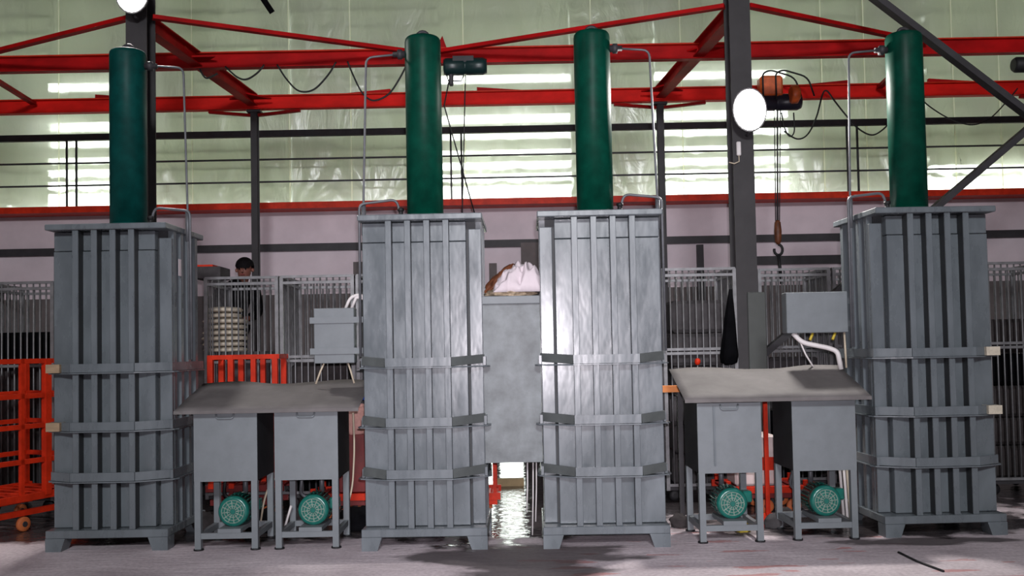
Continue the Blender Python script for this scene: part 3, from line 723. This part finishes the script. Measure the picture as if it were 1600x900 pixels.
sS, sE = at(-60, 700, 8.0), at(130, 700, 9.15); dv = Vector((sE.x - sS.x, 1.15, 0)); LL = dv.length; ang = math.atan2(dv.y, dv.x)
def along(px):  # where the line of sight of a post meets the cart's side
    lo, hi = 0.0, 1.0
    for _ in range(40):
        m_ = (lo+hi)/2; p = Vector((sS.x, 8.0, 0)) + dv*m_
        if p.x / p.y < (px - 800 + 0)/F: lo = m_
        else: hi = m_
    return lo * LL
cart(LL, .75, 1.53, (1.51, 1.20, .93, .62), ((.0, .04), (along(-12), .035), (along(33), .035), (along(72), .06), (LL, .04)), (sS.x, 8.0, 0), ang, 'orange barred cart on wheels left of the leftmost press')
cart(.62, .34, 1.53, (1.51,), ((.0, .05), (.19, .05), (.40, .045), (.60, .05)), (at(336, 600, 9.05).x, 8.92, 0), 0, 'orange cart rising behind the left sheet cover under towels', dm=RUST)
cart(.62, .50, .30, (), ((.0, .04), (.62, .04)), (-1.84, 8.78, 0), 0, 'low orange cart carrying dark red bin behind left pump units', deck=.22, dm=RUST)
cart(.70, .50, .30, (), ((.0, .04), (.70, .04)), (1.93, 8.75, 0), 0, 'low orange cart behind the right pump units carrying pale tub', deck=.22, dm=RUST)
cart(.60, .50, 1.0, (.98, .60), ((.0, .04), (.3, .04), (.60, .03)), (-.785, 8.68, 0), 0, 'orange cart hidden behind second press, one post showing', deck=.22)
# loads on the low carts
xb = at(562, 700, 8.9).x
t = thing('red_bin', 'dark red bin standing behind second press on low cart', 'bin', (xb - .05, 9.0, .245))
obj('bin_body', bx(BM(), -.14, .14, -.14, .14, 0, .52), RUST, t, bev=.01)
obj('rim', bx(BM(), -.15, .15, -.15, .15, .50, .53), RUST, t)
tag(lump('pink_bundle', (xb - .02, 9.0, .775), (.13, .13, .18), PINK, 3.3, .2, 2), 'pink folded bundle on the dark red bin', 'bundle')
tag(lump('blue_bottle', (xb + .03, 8.98, 1.09), (.055, .055, .12), BLUE, 1.3, .1, 1), 'small blue plastic item on the pink bundle', 'plastic item')
t = thing('pale_tub', 'pale pinkish tub on orange cart behind right pump units', 'tub', (2.27, 9.0, .245))
obj('tub_body', bx(BM(), -.26, .12, -.18, .18, 0, .46), mat('pale_tub', (.72, .62, .60), .6), t, bev=.02)
obj('tub_band', bx(BM(), -.265, .125, -.185, .185, .14, .26), ORANGE, t)
px_ = at(1197, 700, 8.55)
t = thing('red_standpipe', 'thin bright red upright between the right pump units', 'pipe', (px_.x, 8.55, 0))
obj('pipe', bx(BM(), -.018, .018, -.018, .018, .03, 1.16), ORANGE, t)
obj('foot', bx(BM(), -.09, .09, -.09, .09, 0, .03), ORANGE, t)
for k, (x, top, lean) in enumerate(((2.765, .75, .01), (2.795, .68, .02), (2.825, .80, .01))):
    b = BM(); tube(b, [(0, 0, .012), (lean, .14, top)], .012)
    tag(obj('plastic_conduit', b, WHITEC if k < 2 else BEIGEC, loc=(x, 8.15, 0)), ('first', 'second', 'third')[k] + ' pale conduit from left leaning behind the rightmost pump unit', 'conduit', 'pale conduits behind the rightmost pump unit')
# loose hoses
def hose(pts, Y, m, label, r=.008):
    P = [at(x, y, Y) for x, y in pts]; b = BM(); o = P[0].copy(); tube(b, rnd([p - o for p in P], .12, 5), r, 7)
    return tag(obj('loose_hose', b, m, loc=o), label, 'hose')
hose([(552, 645), (554, 700), (551, 760), (542, 795), (533, 829)], 8.2, BEIGEC, 'cream hose hanging from sheet cover beside second press')
hose([(428, 748), (418, 765), (412, 785), (405, 832)], 8.2, BEIGEC, 'short cream hose between the two left pump units')
hose([(455, 790), (449, 810), (444, 828)], 8.0, WHITEC, 'white striped cord behind leg of second pump unit', .01)
for k, (px, y0, y1) in enumerate(((824, 713, 800), (833, 713, 836), (838, 713, 815))):
    v0, v1 = at(px, y0, 7.95), at(px - 1, y1, 7.95)
    b = BM(); tube(b, [(0, 0, 0), ((v1-v0).x + .012, .02, (v1-v0).z*.5), (v1-v0)], .006, 6)
    tag(obj('plastic_strip', b, WHITEC, loc=v0), ('left', 'long middle', 'short right')[k] + ' one of three torn white plastic strips beneath the chute', 'strip', 'torn plastic strips under the chute')
v = at(777, 757, 10.8)
tag(obj('floor_board', bx(BM(), -.02, .30, 0, .06, 0, .085), ENAMEL, loc=(v.x, 10.8, 0)), 'tan board standing on wet floor seen under the chute', 'board')
# clutter bits by the right units
for i, (px, py, Y, s, m) in enumerate(((1160, 803, 7.95, .035, YEL), (1225, 812, 8.2, .06, CLOTH1), (1212, 830, 8.1, .05, CLOTH2), (1062, 812, 8.2, .045, CLOTH1))):
    v = at(px, py, Y)
    tag(lump('rag', (v.x, Y, 0), (s*1.8, s*1.2, s*1.6), m, 4.4 + i, .3, 2.4, 3), ('yellow rag on the floor behind the third pump unit', 'dark rag on floor between the right pump units', 'grey rag on floor between the right pump units', 'brown rag on the floor beside third press')[i], 'rag')
for i, (px, Y, s) in enumerate(((322, 8.4, .07), (408, 8.4, .09), (470, 8.4, .08), (556, 8.35, .09))):
    v = at(px, 800, Y); tag(lump('rag', (v.x, Y, 0), (s*1.7, s*1.2, s*1.5), CLOTH3 if i % 2 else CLOTH1, 7.4 + i, .35, 2.4, 3), ('brown rag heap behind the leg of leftmost pump unit', 'black rag heap between the left pump units', 'brown rag heap under the second pump unit', 'black rag heap beside the second press foot')[i], 'rag')

# ------------------------------------------------------------------ wire cages
def cage_meshes(W_, D_, H_):
    fr = BM()
    for x in (0, W_):
        for y in (0, D_): bx(fr, x - .017, x + .017, y - .017, y + .017, .10, H_)
    def wires(horizontal_axis, fixed):
        bm = BM(); Ln = W_ if horizontal_axis == 'x' else D_; n = int(Ln / .062)
        for k in range(1, n):
            u = Ln*k/n
            a = (u, fixed, .17) if horizontal_axis == 'x' else (fixed, u, .17)
            tube(bm, [a, (a[0], a[1], H_)], .0085, 5)
        return bm
    return fr, wires
CW, CD, CH_ = .70, .78, 2.29
_, wires = cage_meshes(CW, CD, CH_)
CM = {'post': mesh('post', bx(BM(), -.017, .017, -.017, .017, .12, CH_), GALV),
      'rail': mesh('rail', bx(BM(), 0, CW, -.015, .015, -.013, .013), GALV),
      'srail': mesh('side_rail', bx(BM(), -.015, .015, 0, CD, -.013, .013), GALV),
      'wx': mesh('wire_panel', wires('x', 0), GALV), 'wy': mesh('wire_panel', wires('y', 0), GALV),
      'deck': mesh('deck', bx(BM(), 0, CW, 0, CD, .12, .15), DARK),
      'wheel': mesh('wheel', lathe(BM(), [(.02, -.015), (.055, -.015), (.06, 0), (.055, .015), (.02, .015)], axis='Y', n=14), BLACK)}
def cage(x, y, label):
    t = thing('wire_cage', label, 'cage', (x, y, 0), R(random.uniform(-.4, .4)), 'tall wire roll cages in a row behind the presses')
    for px in (0, CW):
        for py in (0, CD): obj('post', CM['post'], None, t, loc=(px, py, 0))
    for z in (CH_, CH_ - .06, 1.50, 1.46, .17):
        for py in (0, CD): obj('rail', CM['rail'], None, t, loc=(0, py, z))
        for px in (0, CW): obj('side_rail', CM['srail'], None, t, loc=(px, 0, z))
    for py in (0, CD): obj('wire_panel', CM['wx'], None, t, loc=(0, py, 0))['kind'] = 'stuff'
    for px in (0, CW): obj('wire_panel', CM['wy'], None, t, loc=(px, 0, 0))['kind'] = 'stuff'
    obj('deck', CM['deck'], None, t)
    for px in (.08, CW - .08):
        for py in (.08, CD - .08): obj('wheel', CM['wheel'], None, t, loc=(px, py, .06))
    return t
YG = 9.46
names = [(-5.29, 'wire cage at left edge behind the orange barred cart'), (-4.53, 'wire cage holding folded cream linen, beside leftmost press left side'),
         (-3.02, 'wire cage with tall cream towel stack, before the person'), (-2.27, 'wire cage behind left control box, middle of left gap'), (-1.52, 'wire cage half hidden behind the second press'),
         (.74, 'wire cage mostly hidden behind the third press'), (1.50, 'wire cage with brown cartons between third press and steel column'), (2.52, 'wire cage behind the right control box, right of column'), (3.28, 'wire cage hidden behind the rightmost press'),
         (4.65, 'wire cage at the right edge beside the rightmost press')]
def ycage(x): return YG + (.28 if 2.4 < x < 4 else .12 if x < -4 else 0)
for x, l in names: cage(x, ycage(x) + random.uniform(0, .02), l)
# bundles in the cages
def carton(x, y, z, sx, sy, sz, m, label, group=None):
    t = obj('cloth_bundle', bx(BM(), -sx/2, sx/2, -sy/2, sy/2, 0, sz), m, loc=(x, y, z), rot=(0, 0, R(random.uniform(-3, 3))), bev=.035)
    return tag(t, label, 'bundle', group)
topz = {}
grp = 'cloth bundles filling the wire cages'
where = {-5.29: 'behind the orange barred cart', -4.53: 'beside leftmost press', -3.02: 'before the person', -2.27: 'behind left control box', -1.52: 'next to second press', 1.50: 'beside third press', 2.52: 'behind right control box', 4.65: 'at right edge'}
nth = ('lowest', 'second lowest', 'third lowest', 'fourth lowest', 'fifth lowest', 'sixth lowest', 'seventh lowest')
for (x, l) in names:
    if x not in where: continue
    z = .155; k = 0
    top = 1.95 if x == 1.50 else (.9 if x in (-3.02, -4.53) else (1.35 if abs(x) < 3 else 1.7))
    while z < top:
        h = random.uniform(.26, .38)
        mi = random.randrange(4); m = (CLOTH1, CLOTH2, CLOTH1, CLOTH3)[mi]
        if x == 1.50: m, mi = CLOTH2, 1
        carton(x + CW/2, ycage(x) + .40, z, random.uniform(.50, .58), .58, h - .01, m, '%s cloth bundle, %s in the wire cage %s' % (('brown', 'grey', 'brown', 'black')[mi], nth[k], where[x]), grp)
        z += h; k += 1
    topz[x] = z
def stack(x, y, z0, n, w_, d_, h_, label):
    for k in range(n):
        ww = w_ * random.uniform(.9, 1.0) * (1 if k < n - 2 else .8)
        o = lump('folded_towel', (x + random.uniform(-.012, .012), y, z0 + k*h_), (ww/2, d_/2, h_*.63), TOWEL, k*1.3, .06, 2, 3)
        for v in o.data.vertices:          # square the pad off a little
            v.co.x = math.copysign(min(ww/2, abs(v.co.x)*1.25), v.co.x); v.co.z = min(v.co.z, h_)
        tag(o, nth[k] + ' ' + label if k < 6 else ('seventh ' if k == 6 else 'topmost ') + label, 'towel', 'folded cream towels stacked in the wire cages')
zt = at(350, 550, 9.75).z
carton(-2.69, YG + .36, topz[-3.02], .5, .5, zt - topz[-3.02], CLOTH2, 'grey bundle carrying the tall cream towel stack')
stack(at(350, 515, 9.8).x, YG + .36, zt, 8, .42, .42, .058, 'folded cream towel in the tall stack near the person')
stack(at(76, 545, 9.8).x, YG + .52, at(76, 558, 9.8).z, 3, .30, .42, .055, 'folded cream towel in the cage behind orange cart')
z9 = at(76, 558, 9.8).z
carton(-4.18, YG + .52, topz[-4.53], .5, .5, z9 - topz[-4.53], CLOTH3, 'black bundle under cream towels behind the orange cart')
# things lying on top of the cages and hanging by the column
v = at(337, 432, 9.8)
t = thing('grey_carton', 'flat grey carton on the cage top left of the person', 'carton', (v.x - .03, 9.62, CH_ + .013))
obj('box_body', bx(BM(), -.15, .13, 0, .35, 0, .12), CLOTH2, t, bev=.006)
obj('lid_flap', bx(BM(), -.15, .05, .02, .3, .12, .14), ORANGE, t)
p = at(1143, 452, YCOL - .17)
def coat():
    bm = BM(); prof = [(0, .015, .015), (.12, .03, .03), (.3, .05, .04), (.5, .068, .05), (.65, .085, .055), (.72, .075, .05), (.74, .03, .02)]
    rings = []
    for (d, rx, ry) in prof:
        rings.append([bm.verts.new((-d*.045 + math.cos(a)*rx*(1 + .15*math.sin(a*5)), math.sin(a)*ry, -d)) for a in [2*math.pi*k/20 for k in range(20)]])
    for a, b in zip(rings, rings[1:]):
        for k in range(20): bm.faces.new((a[k], a[(k+1) % 20], b[(k+1) % 20], b[k])).smooth = True
    bm.faces.new(rings[0]); bm.faces.new(rings[-1]); return bm
t = thing('hanging_coat', 'long black cloth hanging down the side of right column', 'coat', (p.x - .015, YCOL - .2, p.z))
obj('cloth', coat(), CLOTH3, t); b = BM(); tube(b, [(0, 0, -.01), (0, .02, .04), (.02, .08, .05)], .006); obj('loop', b, BLACK, t)
tag(lump('plastic_ball', at(1090, 565, YG - .035), (.03, .03, .035), ORANGE, 1, .05, 1, 2, False), 'tiny red ball on the cage front right of third press', 'ball')
v = at(1058, 607, 8.45)
t = thing('orange_plank', 'short orange plank end sticking out beside third press', 'plank', (v.x - .2, 8.4, v.z - .03))
obj('board', bx(BM(), 0, .27, 0, .12, 0, .055), mat('orange_wood', (.75, .25, .06), .6), t)
for x in (.04, .22): obj('leg', bx(BM(), x - .02, x + .02, .04, .08, -(v.z - .03), 0), DARK, t)

# ------------------------------------------------------------------ person behind the cages
YPp = 10.78
for k in range(2):
    t = thing('wrapped_bale', ('lower grey bale under the person behind the cages', 'upper grey bale the person stands on behind the cages')[k], 'bale', (-3.18, 10.9, .5*k))
    obj('bale_body', bx(BM(), -.45, .45, -.38, .38, 0, .5), CLOTH2, t, bev=.03)
    for x in (-.2, .2): obj('strap', bx(BM(), x - .02, x + .02, -.384, .384, .004, .502), BLACK, t)
def skin(name, verts, edges, m, parent, sub=2):
    me = bpy.data.meshes.new(name); me.from_pydata([v[0] for v in verts], edges, []); me.materials.append(m)
    o = bpy.data.objects.new(name, me); C.objects.link(o); o.parent = parent
    sm = o.modifiers.new('skin', 'SKIN'); sm.use_smooth_shade = True
    sk = me.skin_vertices[0].data if me.skin_vertices else None
    if sk is None:
        bpy.context.view_layer.update(); sk = me.skin_vertices[0].data
    for i, v in enumerate(verts):
        r = v[1]; sk[i].radius = (r, r) if not isinstance(r, tuple) else r; sk[i].use_root = (i == 0)
    s2 = o.modifiers.new('sub', 'SUBSURF'); s2.levels = sub; s2.render_levels = sub
    return o
hd = at(382, 421, 10.62); fx, fz = -3.17, 1.0
pe = thing('person', 'person in dark clothes and cap bending over behind the cages', 'person', (fx, YPp, fz))
Hd = Vector((hd.x - fx, -.16, hd.z - fz))
V = [((0, .02, .78), .13), ((.03, 0, .95), .12), ((.07, -.04, 1.13), .14), ((.12, -.08, 1.27), .11), (tuple(Hd + Vector((-.03, .05, -.13))), .05), (tuple(Hd + Vector((-.005, .01, -.05))), .075), (tuple(Hd + Vector((0, 0, .02))), .088), (tuple(Hd + Vector((-.005, .005, .07))), .07),
     ((.10, .02, .74), .085), ((.12, -.01, .42), .06), ((.12, .03, .08), .042), ((.13, -.10, .04), .035),
     ((-.10, .02, .74), .085), ((-.11, -.01, .42), .06), ((-.11, .03, .08), .042), ((-.12, -.10, .04), .035),
     ((-.10, -.05, 1.22), .06), ((-.16, -.14, .98), .045), ((-.04, -.30, .92), .032), ((.0, -.36, .92), .024),
     ((.30, -.05, 1.22), .06), ((.36, -.14, .98), .045), ((.28, -.30, .92), .032), ((.25, -.36, .92), .024)]
E = [(0,1),(1,2),(2,3),(3,4),(4,5),(5,6),(6,7),(0,8),(8,9),(9,10),(10,11),(0,12),(12,13),(13,14),(14,15),(3,16),(16,17),(17,18),(18,19),(3,20),(20,21),(21,22),(22,23)]
body = skin('body', V, E, SKIN, pe)
inf = lambda ids, k: [(V[i][0], V[i][1]*k + .012) for i in ids]
skin('jacket', inf([0,1,2,3,4,16,17,18,20,21,22], 1.14), [(0,1),(1,2),(2,3),(3,4),(3,5),(5,6),(6,7),(3,8),(8,9),(9,10)], CLOTH3, pe)
skin('trousers', inf([0,8,9,10,12,13,14], 1.1), [(0,1),(1,2),(2,3),(0,4),(4,5),(5,6)], CLOTH3, pe)
for (i, s) in ((19, -1), (23, 1)):   # fingers
    b_ = Vector(V[i][0])
    for k in range(4):
        b = BM(); q = b_ + Vector(((k - 1.5)*.017, -.015, 0)); tube(b, [q, q + Vector((0, -.035, -.005)), q + Vector((0, -.06 + abs(k-1.4)*.006, -.028))], .008, 6); obj('finger', b, SKIN, pe)
    b = BM(); q = b_ + Vector((-s*.025, .01, 0)); tube(b, [q, q + Vector((-s*.025, -.03, -.01))], .009, 6); obj('thumb', b, SKIN, pe)
def cap():
    bm = BM(); bmesh.ops.create_icosphere(bm, subdivisions=3, radius=1)
    bmesh.ops.delete(bm, geom=[v for v in bm.verts if v.co.z < -.05 - .55*min(0, v.co.y + .2) * -1 and v.co.y < .1 or v.co.z < -.6], context='VERTS')
    for v in bm.verts: v.co = Vector((v.co.x*.102, v.co.y*.112 + .012, v.co.z*.105 + .035))
    for f in bm.faces: f.smooth = True
    return bm
obj('hair', cap(), HAIR, pe, loc=Hd)
for s in (-1, 1):
    obj('eye', lathe(BM(), [(.001, -.004), (.010, 0), (.001, .004)], axis='Y', n=8), HAIR, pe, loc=Hd + Vector((s*.034, -.082, .0)))
    obj('ear', lathe(BM(), [(.006, -.02), (.018, -.008), (.018, .012), (.006, .024)], n=8), SKIN, pe, loc=Hd + Vector((s*.088, .01, -.01)))
b = BM(); tube(b, [(0, -.080, .005), (0, -.098, -.028), (0, -.082, -.036)], .011, 6); obj('nose', b, SKIN, pe, loc=Hd)
obj('mouth', bx(BM(), -.022, .022, -.084, -.076, -.064, -.056), RUST, pe, loc=Hd)
# grey column foot bits: dark joint line in the floor
p0, p1 = at(1408, 870, 7.1), at(1462, 905, 6.5)
v0 = at(1406, 871, 7.0); 
b = BM(); ga, gb = at(1404, 868, 7.05), at(1475, 912, 6.45)
tube(b, [(0, 0, .006), ((gb.x-ga.x)*.5 - .02, (gb.y-ga.y)*.5, .006), (gb.x-ga.x, gb.y-ga.y, .006)], .009, 6)
tag(obj('floor_cable', b, BLACK, loc=(ga.x, ga.y, 0)), 'black cable lying on the floor in front of rightmost press', 'cable')
